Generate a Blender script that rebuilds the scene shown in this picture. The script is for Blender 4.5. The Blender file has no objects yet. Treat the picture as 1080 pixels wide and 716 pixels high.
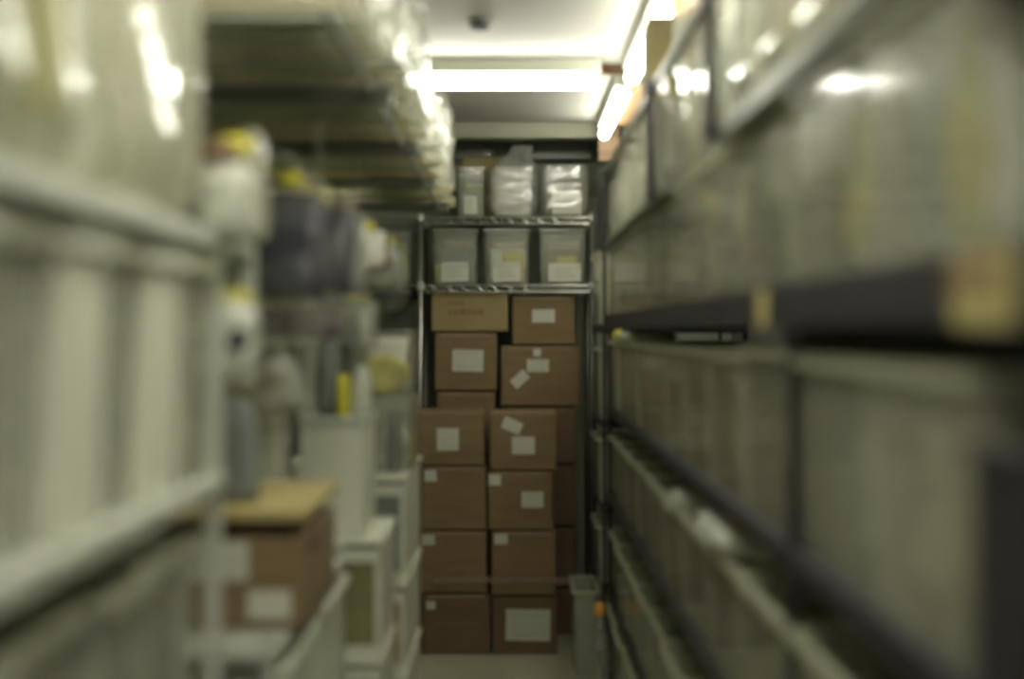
import bpy, bmesh, math, random
from mathutils import Vector, noise

# ------------------------------------------------------------------ camera, world, lights
scene = bpy.context.scene
EYE = 1.45                    # camera height above the floor
F = 1500.0                    # focal length in pixels of the 1080 wide frame (50 mm lens on 36 mm film)
cam_data = bpy.data.cameras.new('camera')
cam = bpy.data.objects.new('camera', cam_data)
scene.collection.objects.link(cam)
cam.location = (0, 0, EYE)
cam.rotation_euler = (math.pi / 2, 0, 0)
cam_data.sensor_width = 36
cam_data.lens = 50
cam_data.shift_y = -8 / 1080
cam_data.clip_start = 0.05
cam_data.clip_end = 60
cam_data.dof.use_dof = True
cam_data.dof.focus_distance = 15.0
cam_data.dof.aperture_fstop = 1.3
scene.camera = cam

world = bpy.data.worlds.new('world')
scene.world = world
world.use_nodes = True
world.node_tree.nodes['Background'].inputs[0].default_value = (0.32, 0.26, 0.30, 1)
world.node_tree.nodes['Background'].inputs[1].default_value = 0.30

scene.view_settings.view_transform = 'Standard'
scene.view_settings.look = 'None'
scene.view_settings.gamma = 1
scene.view_settings.use_curve_mapping = False
scene.view_settings.exposure = 0.62
scene.cycles.max_bounces = 8
scene.cycles.transparent_max_bounces = 20
scene.cycles.caustics_reflective = False
scene.cycles.caustics_refractive = False

TUBE_POWER = 19.0
TUBE_COLOR = (1.0, 0.985, 0.85)
CEIL = EYE + 0.985
# fluorescent tubes: (x, y centre, z, length, direction, label)
TUBES = [
    (0.430, 4.56, CEIL - 0.075, 1.06, 'y', 'long bare fluorescent tube running down the aisle, nearer of the right-hand pair'),
    (0.425, 6.00, CEIL - 0.075, 1.10, 'y', 'long bare fluorescent tube by the back shelf, farther of the right-hand pair'),
    (-0.270, 5.13, CEIL - 0.085, 1.16, 'x', 'horizontal fluorescent tube crossing the aisle below the brown ceiling joist'),
    (0.300, 3.05, CEIL - 0.075, 1.10, 'y', ''),  # from here on, unseen tubes added to brighten the near shelves
    (0.300, 1.60, CEIL - 0.075, 1.10, 'y', ''),
    (0.300, 0.10, CEIL - 0.075, 1.10, 'y', ''),
    (-0.130, 1.60, CEIL - 0.075, 1.10, 'y', ''),
    (-0.130, 0.10, CEIL - 0.075, 1.10, 'y', ''),
]

R = random.Random(7)
COL = scene.collection

# ------------------------------------------------------------------ helpers
def link(o, parent=None):
    COL.objects.link(o)
    if parent is not None:
        o.parent = parent
    return o

def mesh_of(bm, name, smooth=False):
    me = bpy.data.meshes.new(name)
    bmesh.ops.recalc_face_normals(bm, faces=bm.faces)
    bm.to_mesh(me)
    bm.free()
    if smooth:
        for p in me.polygons:
            p.use_smooth = True
    return me

def obj(name, bm, mat, parent=None, loc=None, smooth=False, rotz=0):
    me = bm if isinstance(bm, bpy.types.Mesh) else mesh_of(bm, name, smooth)
    if not me.materials:
        me.materials.append(mat)
    o = bpy.data.objects.new(name, me)
    if loc is not None:
        o.location = loc
    o.rotation_euler.z = rotz
    return link(o, parent)

def empty(name, loc, rotz=0):
    o = bpy.data.objects.new(name, None)
    o.location = loc
    o.rotation_euler.z = rotz
    o.empty_display_size = 0.1
    return link(o)

def tag(o, label, cat, group=None):
    o['label'] = label
    o['category'] = cat
    if group:
        o['group'] = group
    return o

def box(bm, x0, x1, y0, y1, z0, z1, bevel=0.0):
    vs = [bm.verts.new(p) for p in ((x0,y0,z0),(x1,y0,z0),(x1,y1,z0),(x0,y1,z0),(x0,y0,z1),(x1,y0,z1),(x1,y1,z1),(x0,y1,z1))]
    fs = [bm.faces.new([vs[i] for i in f]) for f in ((0,3,2,1),(4,5,6,7),(0,1,5,4),(1,2,6,5),(2,3,7,6),(3,0,4,7))]
    if bevel > 0:
        es = list({e for f in fs for e in f.edges})
        bmesh.ops.bevel(bm, geom=es, offset=bevel, segments=2, affect='EDGES', profile=0.5)
    return bm

def bx(x0, x1, y0, y1, z0, z1, bevel=0.0):
    return box(bmesh.new(), x0, x1, y0, y1, z0, z1, bevel)

def tube(bm, a, b, r, n=12):
    a = Vector(a); b = Vector(b)
    d = (b - a).normalized()
    u = d.orthogonal().normalized(); v = d.cross(u)
    ra, rb = [], []
    for i in range(n):
        t = 2 * math.pi * i / n
        o = (u * math.cos(t) + v * math.sin(t)) * r
        ra.append(bm.verts.new(a + o)); rb.append(bm.verts.new(b + o))
    for i in range(n):
        j = (i + 1) % n
        bm.faces.new((ra[i], ra[j], rb[j], rb[i]))
    bm.faces.new(ra[::-1]); bm.faces.new(rb)
    return bm

def sheet(bm, p, u, v, t=0.0012):
    """thin solid rectangle: corner p, edge vectors u, v, thickness along their normal"""
    p, u, v = Vector(p), Vector(u), Vector(v)
    n = u.cross(v).normalized() * t
    vs = [bm.verts.new(q) for q in (p, p+u, p+u+v, p+v, p+n, p+u+n, p+u+v+n, p+v+n)]
    for f in ((0,3,2,1),(4,5,6,7),(0,1,5,4),(1,2,6,5),(2,3,7,6),(3,0,4,7)):
        bm.faces.new([vs[i] for i in f])
    return bm

def pouch(w, d, h, top='pinch', seed=0, lump=0.06, nr=14, ns=28, axis='x', e=0.55, lean=0.0, folds=0.0):
    """soft bag of size w (x) d (y) h (z), base at 0; top: pinch (flat seal), knot, round"""
    bm = bmesh.new()
    rings = []
    for k in range(nr + 1):
        t = k / nr
        if k == 0: fx, fy = 0.86, 0.80
        else: fx = fy = 1.0 - 0.10 * max(0, 0.15 - t) / 0.15
        if top == 'pinch':
            s = max(0.0, (t - 0.45) / 0.55)
            if axis == 'x': fy *= 1 - 0.93 * s ** 1.4
            else: fx *= 1 - 0.93 * s ** 1.4
        elif top == 'knot':
            s = max(0.0, (t - 0.68) / 0.32)
            q = 1 - (1 - 0.45) * math.sin(min(1.0, s * 1.1) * math.pi / 2) ** 1.3
            fx *= q; fy *= q
        elif top == 'round':
            s = max(0.0, (t - 0.45) / 0.55)
            q = math.sqrt(max(0.0, 1 - s * s)) * 0.97 + 0.03
            fx *= q; fy *= q
        ring = []
        for i in range(ns):
            a = 2 * math.pi * i / ns
            c, s_ = math.cos(a), math.sin(a)
            px = math.copysign(abs(c) ** e, c) * w / 2 * fx
            py = math.copysign(abs(s_) ** e, s_) * d / 2 * fy
            nz = noise.noise(Vector((px * 9 + seed * 3.1, py * 9 + seed, t * h * 10 + seed * 1.7)))
            nf = noise.noise(Vector((px * 30 + seed, py * 30, t * h * 40 + seed)))
            m = 1 + lump * nz * 1.6 + lump * 0.5 * nf
            if folds: m += folds * noise.noise(Vector((px * 5, py * 5, t * h * 30 + px * 25 * math.sin(seed))))
            zz = t * h * (1 + (0.25 * lump * nz if k == nr else 0))
            ring.append(bm.verts.new((px * m + lean * w * max(0, t - .6), py * m, zz)))
        rings.append(ring)
    for k in range(nr):
        for i in range(ns):
            j = (i + 1) % ns
            bm.faces.new((rings[k][i], rings[k][j], rings[k+1][j], rings[k+1][i]))
    bm.faces.new(rings[0][::-1]); bm.faces.new(rings[-1])
    return bm

# ------------------------------------------------------------------ materials
MATS = {}
def mat(name, color, rough=0.6, metal=0.0, alpha=1.0, var=0.12, scale=6.0, bump=0.0, bscale=30.0, stretch=(1,1,1), spec=0.5, coat=0.0):
    if name in MATS:
        return MATS[name]
    m = bpy.data.materials.new(name)
    m.use_nodes = True
    nt = m.node_tree
    b = nt.nodes['Principled BSDF']
    b.inputs['Roughness'].default_value = rough
    b.inputs['Metallic'].default_value = metal
    b.inputs['Specular IOR Level'].default_value = spec
    b.inputs['Coat Weight'].default_value = coat
    b.inputs['Coat Roughness'].default_value = 0.08
    tc = nt.nodes.new('ShaderNodeTexCoord')
    mp = nt.nodes.new('ShaderNodeMapping')
    mp.inputs['Scale'].default_value = stretch
    nt.links.new(tc.outputs['Object'], mp.inputs[0])
    nz = nt.nodes.new('ShaderNodeTexNoise')
    nz.inputs['Scale'].default_value = scale
    nz.inputs['Detail'].default_value = 3
    nt.links.new(mp.outputs[0], nz.inputs['Vector'])
    rp = nt.nodes.new('ShaderNodeValToRGB')
    rp.color_ramp.elements[0].position = 0.3
    rp.color_ramp.elements[1].position = 0.7
    rp.color_ramp.elements[0].color = tuple(c * (1 - var) for c in color) + (1,)
    rp.color_ramp.elements[1].color = tuple(min(1, c * (1 + var)) for c in color) + (1,)
    nt.links.new(nz.outputs['Fac'], rp.inputs[0])
    nt.links.new(rp.outputs[0], b.inputs['Base Color'])
    if bump > 0:
        n2 = nt.nodes.new('ShaderNodeTexNoise')
        n2.inputs['Scale'].default_value = bscale
        n2.inputs['Detail'].default_value = 2
        n2.inputs['Distortion'].default_value = 0.6
        nt.links.new(mp.outputs[0], n2.inputs['Vector'])
        bp = nt.nodes.new('ShaderNodeBump')
        bp.inputs['Strength'].default_value = bump
        bp.inputs['Distance'].default_value = 0.01
        nt.links.new(n2.outputs['Fac'], bp.inputs['Height'])
        nt.links.new(bp.outputs[0], b.inputs['Normal'])
        if coat > 0:
            nt.links.new(bp.outputs[0], b.inputs['Coat Normal'])
    if alpha < 1:
        tr = nt.nodes.new('ShaderNodeBsdfTransparent')
        tl = nt.nodes.new('ShaderNodeBsdfTranslucent')
        nt.links.new(rp.outputs[0], tl.inputs[0])
        m2 = nt.nodes.new('ShaderNodeMixShader')
        m2.inputs[0].default_value = 0.30
        nt.links.new(b.outputs[0], m2.inputs[1])
        nt.links.new(tl.outputs[0], m2.inputs[2])
        mx = nt.nodes.new('ShaderNodeMixShader')
        mx.inputs[0].default_value = alpha
        nt.links.new(tr.outputs[0], mx.inputs[1])
        nt.links.new(m2.outputs[0], mx.inputs[2])
        out = mx
        if coat > 0:
            b.inputs['Coat Weight'].default_value = 0
            fr = nt.nodes.new('ShaderNodeFresnel')
            fr.inputs[0].default_value = 1.40 if coat < 2 else 2.0
            gl = nt.nodes.new('ShaderNodeBsdfAnisotropic')
            gl.inputs['Roughness'].default_value = 0.10
            out = nt.nodes.new('ShaderNodeMixShader')
            geo = nt.nodes.new('ShaderNodeNewGeometry')
            front = nt.nodes.new('ShaderNodeMath'); front.operation = 'SUBTRACT'
            front.inputs[0].default_value = 1.0
            nt.links.new(geo.outputs['Backfacing'], front.inputs[1])
            mul = nt.nodes.new('ShaderNodeMath'); mul.operation = 'MULTIPLY'
            nt.links.new(fr.outputs[0], mul.inputs[0]); nt.links.new(front.outputs[0], mul.inputs[1])
            mul2 = nt.nodes.new('ShaderNodeMath'); mul2.operation = 'MULTIPLY'
            mul2.inputs[1].default_value = 0.7
            nt.links.new(mul.outputs[0], mul2.inputs[0])
            nt.links.new(mul2.outputs[0], out.inputs[0])
            nt.links.new(mx.outputs[0], out.inputs[1])
            nt.links.new(gl.outputs[0], out.inputs[2])
            if bump > 0:
                nt.links.new(bp.outputs[0], gl.inputs['Normal'])
                nt.links.new(bp.outputs[0], fr.inputs['Normal'])
        nt.links.new(out.outputs[0], nt.nodes['Material Output'].inputs[0])
    MATS[name] = m
    return m

M_floor = mat('floor_vinyl', (0.42, 0.42, 0.30), 0.28, var=0.08, scale=3, bump=0.05)
M_ceil = mat('ceiling_paint', (0.44, 0.43, 0.38), 0.6, var=0.03)
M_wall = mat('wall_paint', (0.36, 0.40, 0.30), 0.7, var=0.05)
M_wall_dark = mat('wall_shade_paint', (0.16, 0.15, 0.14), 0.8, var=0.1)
M_beam = mat('beam_paint', (0.28, 0.285, 0.205), 0.6, var=0.05)
M_wood = mat('brown_wood', (0.24, 0.15, 0.08), 0.6, var=0.2, scale=4, stretch=(1, 8, 8))
M_wood_dark = mat('dark_wood', (0.16, 0.05, 0.03), 0.6, var=0.2)
M_steel = mat('brushed_steel', (0.42, 0.42, 0.38), 0.35, 0.85, var=0.1)
M_dark = mat('dark_steel', (0.018, 0.015, 0.018), 0.6, 0.0, var=0.15)
M_grey = mat('grey_steel', (0.20, 0.21, 0.18), 0.4, 0.5, var=0.1)
M_white_metal = mat('white_metal', (0.50, 0.52, 0.44), 0.4, var=0.05)
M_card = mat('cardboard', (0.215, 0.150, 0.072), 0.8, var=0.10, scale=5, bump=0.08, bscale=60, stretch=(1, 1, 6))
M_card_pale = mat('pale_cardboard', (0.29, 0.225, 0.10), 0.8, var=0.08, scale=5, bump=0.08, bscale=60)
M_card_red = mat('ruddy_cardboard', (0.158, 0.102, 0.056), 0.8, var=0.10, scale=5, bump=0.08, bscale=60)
M_card_shade = mat('carton_shadow_gap', (0.10, 0.06, 0.035), 0.9)
M_card_yel = mat('ochre_cardboard', (0.44, 0.36, 0.15), 0.75, var=0.1, scale=5)
M_paper = mat('paper_label', (0.56, 0.57, 0.47), 0.7, var=0.04)
M_print = mat('grey_print', (0.42, 0.42, 0.35), 0.8)
M_print_soft = mat('faint_brown_print', (0.23, 0.13, 0.07), 0.8)
M_tape = mat('clear_tape', (0.52, 0.40, 0.26), 0.25, alpha=0.6, coat=0.5)
M_film = mat('pinkish_film', (0.50, 0.34, 0.26), 0.25, alpha=0.33, coat=0.5)
M_yellow = mat('yellow_plastic', (0.62, 0.58, 0.04), 0.45, var=0.15)
M_orange = mat('orange_plastic', (0.75, 0.34, 0.03), 0.45, var=0.1)
M_tag = mat('yellow_card_tag', (0.55, 0.47, 0.20), 0.7)
M_tag_brown = mat('brown_card_tag', (0.30, 0.19, 0.09), 0.7)
M_bin = mat('frosted_bin_plastic', (0.72, 0.73, 0.60), 0.20, alpha=0.36, var=0.08, bump=0.03, bscale=5, coat=0.3)
M_bin_clear = mat('clear_bin_plastic', (0.76, 0.76, 0.63), 0.14, alpha=0.27, var=0.06, bump=0.03, bscale=6, coat=1.0)
M_bin_back = mat('thin_clear_bin_plastic', (0.70, 0.72, 0.60), 0.16, alpha=0.20, var=0.06, bump=0.06, bscale=8, coat=0.3)
M_rim = mat('bin_rim_plastic', (0.60, 0.61, 0.46), 0.3, alpha=0.8, var=0.06)
M_bin_white = mat('white_box_plastic', (0.68, 0.70, 0.56), 0.35, var=0.05, bump=0.04, bscale=6)
M_pane = mat('window_plastic', (0.50, 0.52, 0.42), 0.2, alpha=0.35)
M_bag = mat('clear_bag_plastic', (0.66, 0.67, 0.54), 0.14, alpha=0.26, var=0.1, bump=0.35, bscale=9, stretch=(1, 1, 2.2), coat=0.8)
M_bag_gloss = mat('glossy_bag_plastic', (0.64, 0.64, 0.50), 0.12, alpha=0.45, var=0.1, bump=0.05, bscale=4, stretch=(0.8, 0.8, 2.0), coat=1.0)
M_bag_white = mat('white_bag_plastic', (0.70, 0.72, 0.62), 0.35, alpha=0.90, var=0.08, bump=0.5, bscale=10)
M_bag_thin = mat('thin_bag_plastic', (0.70, 0.71, 0.62), 0.2, alpha=0.08, var=0.1, bump=0.3, bscale=9, coat=0.3)
M_bag_crinkle = mat('crinkled_bag_plastic', (0.66, 0.67, 0.60), 0.14, alpha=0.30, var=0.12, bump=0.5, bscale=4, stretch=(0.5, 0.5, 4), coat=2.0)

PACK = {
    'cream':      mat('cloth_cream', (0.64, 0.60, 0.44), 0.8, var=0.15, bump=0.3),
    'olive':      mat('cloth_olive', (0.20, 0.20, 0.09), 0.8, var=0.2, bump=0.3),
    'tan':        mat('cloth_tan', (0.36, 0.27, 0.15), 0.8, var=0.15, bump=0.3),
    'pale green': mat('cloth_pale_green', (0.52, 0.56, 0.37), 0.8, var=0.15, bump=0.3),
    'grey':       mat('cloth_grey', (0.20, 0.22, 0.20), 0.8, var=0.15, bump=0.3),
    'white':      mat('cloth_white', (0.80, 0.80, 0.70), 0.8, var=0.08, bump=0.3),
    'yellow':     mat('cloth_yellow', (0.50, 0.46, 0.09), 0.8, var=0.15, bump=0.3),
    'dark grey':  mat('cloth_dark_grey', (0.018, 0.018, 0.026), 0.8, var=0.3, bump=0.3),
    'blue grey':  mat('cloth_blue_grey', (0.24, 0.30, 0.30), 0.8, var=0.15, bump=0.3),
    'brown':      mat('cloth_brown', (0.18, 0.11, 0.06), 0.8, var=0.2, bump=0.3),
    'plum':       mat('cloth_plum', (0.10, 0.06, 0.08), 0.8, var=0.2, bump=0.3),
}

def emission(name, color, power):
    m = bpy.data.materials.new(name)
    m.use_nodes = True
    nt = m.node_tree
    nt.nodes.remove(nt.nodes['Principled BSDF'])
    e = nt.nodes.new('ShaderNodeEmission')
    e.inputs[0].default_value = tuple(color) + (1,)
    e.inputs[1].default_value = power
    nt.links.new(e.outputs[0], nt.nodes['Material Output'].inputs[0])
    return m
M_glow = emission('lit_tube', TUBE_COLOR, TUBE_POWER)

# ------------------------------------------------------------------ setting
def struct(name, bm, m):
    o = obj(name, bm, m)
    o['kind'] = 'structure'
    return o

WX0, WX1 = -1.25, 1.15        # side walls
Y0, Y1 = -0.9, 7.45
struct('floor', bx(WX0 - .1, WX1 + .1, Y0, Y1 + .1, -0.08, 0), M_floor)
struct('wall_left', bx(WX0 - .1, WX0, Y0, Y1, 0, CEIL + .12), M_wall)
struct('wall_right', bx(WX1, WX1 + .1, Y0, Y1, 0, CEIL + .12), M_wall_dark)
struct('wall_back', bx(WX0 - .1, WX1 + .1, Y1, Y1 + .1, 0, CEIL + .12), M_wall)
# ceiling panels with a joist gap between them
bm = bmesh.new()
box(bm, WX0, WX1, Y0, 5.22, CEIL, CEIL + .03)
box(bm, WX0, WX1, 5.44, Y1, CEIL, CEIL + .03)
box(bm, WX0, WX1, Y0, Y1, CEIL + .09, CEIL + .12)
struct('ceiling', bm, M_ceil)
struct('trim_1', bx(WX0, WX1, 5.42, 5.46, CEIL - .002, CEIL + .09), M_wood)          # joist face seen in the gap
struct('trim_2', bx(WX0, WX1, 6.70, 6.82, EYE + 0.915, CEIL + .03), M_beam)          # cross beam at the back
struct('trim_3', bx(0.405, 0.50, 6.64, 6.699, EYE + 0.80, CEIL), M_wood)             # brown upright beside the beam
bm = bmesh.new()
for x in (-0.245, 0.07, 0.33):
    box(bm, x - .02, x + .02, 5.37, 5.419, CEIL - .004, CEIL + .088)
struct('trim_4', bm, M_wood_dark)
struct('trim_5', bx(0.48, 0.55, 3.3, 6.6, CEIL - .03, CEIL), M_tag_brown)                 # wooden rail the tubes hang beside

# smoke detector
root = empty('smoke_detector', (-0.102, 4.50, CEIL))
tag(root, 'small round grey smoke detector on the ceiling above the aisle', 'smoke detector')
bm = bmesh.new(); tube(bm, (0, 0, 0), (0, 0, -.012), .042, 24); obj('base', bm, M_grey, root)
bm = bmesh.new(); tube(bm, (0, 0, -.012), (0, 0, -.026), .030, 24); obj('sensor_head', bm, M_dark, root)

# lamps
extra = ['fluorescent tube over the aisle just in front of the lit pair, out of frame',
         'fluorescent tube on the ceiling over the nearest right shelves, out of frame',
         'fluorescent tube on the ceiling above where the photographer stands, right one',
         'fluorescent tube on the ceiling over the nearest left shelves, out of frame',
         'fluorescent tube on the ceiling above where the photographer stands, left one']
for i, (x, y, z, L, dr, lab) in enumerate(TUBES):
    root = empty('fluorescent_light', (x, y, z), 0 if dr == 'y' else math.pi / 2)
    tag(root, lab or extra[i - 3], 'light', 'ceiling tube lights')
    bm = bmesh.new(); tube(bm, (0, -L/2, 0), (0, L/2, 0), .024 if dr == 'y' else .022, 16)
    obj('tube', bm, M_glow, root, smooth=True)
    top = CEIL - z - 0.001
    obj('housing', bx(-.03, .03, -L/2 - .01, L/2 + .01, .030, top, .004), M_white_metal, root)
    for s in (-1, 1):
        obj('lamp_holder', bx(-.014, .014, s*L/2 + (-.022 if s > 0 else 0), s*L/2 + (0 if s > 0 else .022), -.018, .031, .003), M_white_metal, root)

# ------------------------------------------------------------------ shelving units
def shelf_unit(name, label, x0, x1, y0, y1, levels, post_m, shelf_m, ztop, post=0.03, lip=0.035, group=None, zbot=0.0, wire=False):
    root = empty(name, ((x0 + x1) / 2, (y0 + y1) / 2, zbot))
    tag(root, label, 'shelving unit', group)
    cx, cy = (x0 + x1) / 2, (y0 + y1) / 2
    for px in (x0, x1 - post):
        for py in (y0, y1 - post):
            obj('post', bx(px - cx, px + post - cx, py - cy, py + post - cy, 0, ztop - zbot, .003), post_m, root)
    e = 0.002
    for z in levels:
        z -= zbot
        bm = bmesh.new()
        box(bm, x0 - cx + e, x1 - cx - e, y0 - cy + e, y1 - cy - e, z - .012, z - .002)
        s = obj('shelf', bm, shelf_m, root)
        bm = bmesh.new()
        box(bm, x0 - cx - .004, x0 - cx + .012, y0 - cy, y1 - cy, z - lip, z, .003)
        box(bm, x1 - cx - .012, x1 - cx + .004, y0 - cy, y1 - cy, z - lip, z, .003)
        box(bm, x0 - cx, x1 - cx, y0 - cy - .004, y0 - cy + .012, z - lip, z, .003)
        box(bm, x0 - cx, x1 - cx, y1 - cy - .012, y1 - cy + .004, z - lip, z, .003)
        obj('shelf_edge', bm, shelf_m, s)
    return root

# ------------------------------------------------------------------ bins, packets, bags
BIN_CACHE = {}
def bin_meshes(dx, dy, h, t=0.004, rim=0.012, taper=0.97):
    key = (round(dx, 3), round(dy, 3), round(h, 3))
    if dx == .48: taper = 1.0
    if key in BIN_CACHE:
        return BIN_CACHE[key]
    bm = bmesh.new()
    def ring(sx, sy, z, r=0.018):
        out = []
        for (qx, qy, a0) in ((1, 1, 0), (-1, 1, 90), (-1, -1, 180), (1, -1, 270)):
            for k in range(4):
                a = math.radians(a0 + 30 * k)
                out.append(bm.verts.new((qx * (sx - r) + r * math.cos(a), qy * (sy - r) + r * math.sin(a), z)))
        return out
    hx, hy = dx / 2, dy / 2
    def rr(f, off, z): return ring(hx * f - off, hy * f - off, z)
    rs = [rr(taper, 0, 0), rr(taper + (1 - taper) * .5, 0, h * .5), rr(1, 0, h), rr(1, t, h), rr(taper, t, t)]
    for a, b in zip(rs, rs[1:]):
        for i in range(16):
            j = (i + 1) % 16
            bm.faces.new((a[i], a[j], b[j], b[i]))
    bm.faces.new(rs[0][::-1]); bm.faces.new(rs[-1])
    body = mesh_of(bm, 'body')
    bm = bmesh.new()
    r1 = [rr(1, -.001, h - .014), rr(1, -rim, h - .012), rr(1, -rim, h + .002), rr(1, t, h + .002), rr(1, t + .001, h - .004)]
    for a, b in zip(r1, r1[1:]):
        for i in range(16):
            j = (i + 1) % 16
            bm.faces.new((a[i], a[j], b[j], b[i]))
    rimm = mesh_of(bm, 'rim')
    BIN_CACHE[key] = (body, rimm)
    return BIN_CACHE[key]

def with_mat(me, m):
    """mesh data shared per material"""
    key = me.name + '|' + m.name
    if key not in BIN_CACHE:
        c = me.copy(); c.materials.clear(); c.materials.append(m); BIN_CACHE[key] = c
    return BIN_CACHE[key]

def storage_bin(x, y, z, dx, dy, h, label, group, m=None, name='storage_bin', rotz=0, cat='storage bin', paper=None, lid=None):
    """open plastic bin, base centre at (x, y, z)"""
    root = empty(name, (x, y, z), rotz)
    tag(root, label, cat, group)
    b, r = bin_meshes(dx, dy, h)
    obj('body', with_mat(b, m or M_bin), None, root)
    obj('rim', with_mat(r, M_rim if m in (None, M_bin, M_bin_clear) else m), None, root)
    if paper:                              # (side, u, v, w, h, text lines) a label on the near (-y) or aisle (-x / +x) face
        side, u, v, pw, ph = paper
        bm = bmesh.new()
        f = 0.93 + 0.07 * (v + ph / 2) / h
        if side == 'y':
            yy = -dy / 2 * f - .006
            sheet(bm, (u - pw/2, yy, v), (0, 0, ph), (pw, 0, 0), .0015)
            lab = obj('paper_label', bm, M_paper, root)
            for k in range(3):
                bm = bmesh.new()
                sheet(bm, (u - pw*.32, yy - .0022, v + ph * (.25 + .22*k)), (0, 0, ph*.07), (pw * (.64 - .12*(k % 2)), 0, 0), .0005)
                obj('print_line', bm, M_print, lab)
        else:
            s = 1 if side == '+x' else -1
            xx = s * (dx / 2 * f + .006)
            sheet(bm, (xx, u - pw/2, v), (0, pw, 0), (0, 0, ph), .0015)
            obj('paper_label', bm, M_paper, root)
    if lid:
        obj('lid', bx(-dx/2 - .014, dx/2 + .014, -dy/2 - .014, dy/2 + .014, h + .003, h + .022, .006), lid, root)
    return root

def packet(x, y, z, w, d, h, colour, label, group, tilt=0.0, seed=0, name='garment_packet'):
    bm = pouch(w, d, h, 'pinch', seed, 0.10, nr=8, ns=16, axis='x' if w >= d else 'y')
    o = obj(name, bm, PACK[colour], None, (x, y, z), smooth=True)
    o.rotation_euler.x = tilt
    tag(o, label, 'packet', group)
    return o

def bag(x, y, z, w, d, h, label, top='pinch', m=None, seed=0, group=None, name='plastic_bag', cat='bag', axis='x', rotz=0, lump=.07, e=.55):
    root = empty(name, (x, y, z), rotz)
    tag(root, label, cat, group)
    obj('film', pouch(w, d, h, top, seed, lump, nr=20, ns=36, axis=axis, e=e), m or M_bag, root, smooth=True)
    return root

ORD = ['first', 'second', 'third', 'fourth', 'fifth', 'sixth', 'seventh', 'eighth', 'ninth', 'tenth', 'eleventh', 'twelfth', 'thirteenth', 'fourteenth', 'fifteenth']

def bin_row(side, face, ys, z, dx, h, rowname, mats, colours, fill=0.85, n_pack=3, group=None, gap=0.012, jitter=0.012, rise=0.0):
    """row of bins with packets; face = x of the aisle-side face, ys = list of (y0, y1)"""
    s = 1 if side == 'right' else -1
    for i, (a, b) in enumerate(ys):
        dy = b - a - gap - 0.024
        cy = (a + b) / 2
        hh = h + R.uniform(-.004, .004)
        fx = face + s * R.uniform(0, jitter)
        cx = fx + s * (dx / 2 + .012)
        m = mats[i % len(mats)]
        storage_bin(cx, cy, z + .001, dx, dy, round(hh, 2), f'frosted clear plastic bin, {ORD[i]} from the camera, {rowname}', group, m)
        cs = list(colours); R.shuffle(cs)
        cs = (cs * 3)[:n_pack]
        used = set()
        pw = (dy * .86) / n_pack
        for k in range(n_pack):
            c = cs[k]
            if c in used: continue
            used.add(c)
            py = cy - dy * .43 + pw * (k + .5)
            ph = h * fill * R.uniform(.82, 1.08) + rise * R.random()
            packet(cx - s * dx * .05, py, z + .008, dx * .74, pw * .82, ph, c,
                   f'{c} packet inside the {ORD[i]} bin from the camera, {rowname}', 'packets in the ' + rowname, seed=R.random() * 50)

# ------------------------------------------------------------------ back of the aisle: chrome shelving and cartons
BK = 6.78
BX0, BX1 = -0.438, 0.385
def back_unit(x0, x1, label):
    root = empty('chrome_shelving', ((x0 + x1)/2, BK + .23, 0))
    tag(root, label, 'shelving unit', 'chrome wire shelving at the back')
    cx, cy = (x0 + x1)/2, BK + .23
    for px in ((x0, x1) if x0 > -.6 else (x0,)):      # the left bay hangs on the posts of the middle one
        for py in (BK, BK + .46):
            bm = bmesh.new()
            tube(bm, (px - cx, py - cy, 0), (px - cx, py - cy, EYE + .575), .0125, 14)
            p = obj('post', bm, M_steel if px < 0 else M_grey, root, smooth=True)
            for z in (EYE + .549, EYE + .225):
                bm = bmesh.new()
                tube(bm, (px - cx, py - cy, z - .022), (px - cx, py - cy, z + .012), .019, 14)
                obj('collar', bm, M_white_metal, p)
    for z in (EYE + .549, EYE + .225, 0.12):
        if z < 1 and x0 > -.6: continue
        bm = bmesh.new()
        for py in (BK, BK + .46):
            for zz in (z - .005, z - .034):
                tube(bm, (x0 - cx + .015, py - cy, zz), (x1 - cx - .015, py - cy, zz), .005, 8)
            n = 22
            for k in range(n):
                xa = x0 - cx + .015 + (x1 - x0 - .03) * k / n
                xb = xa + (x1 - x0 - .03) / n
                tube(bm, (xa, py - cy, z - (.005 if k % 2 else .034)), (xb, py - cy, z - (.034 if k % 2 else .005)), .003, 5)
        for px in (x0, x1):
            tube(bm, (px - cx, BK - cy + .015, z - .005), (px - cx, BK - cy + .445, z - .005), .005, 8)
        s = obj('wire_frame', bm, M_steel, root)
        bm = bmesh.new()
        for k in range(34):
            xx = x0 - cx + .015 + (x1 - x0 - .03) * k / 33
            tube(bm, (xx, BK - cy, z + .001), (xx, BK - cy + .46, z + .001), .0024, 6)
        obj('wire_deck', bm, M_grey, s)
    return root
back_unit(BX0, BX1, 'chrome wire shelving unit at the end of the aisle, three bins and bags above cartons')
back_unit(-1.10, -0.470, 'chrome wire shelving unit at the back left, mostly hidden by hanging bags')

def px2(px, py, d):
    return (px - 540) * d / F, EYE + (350 - py) * d / F

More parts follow.
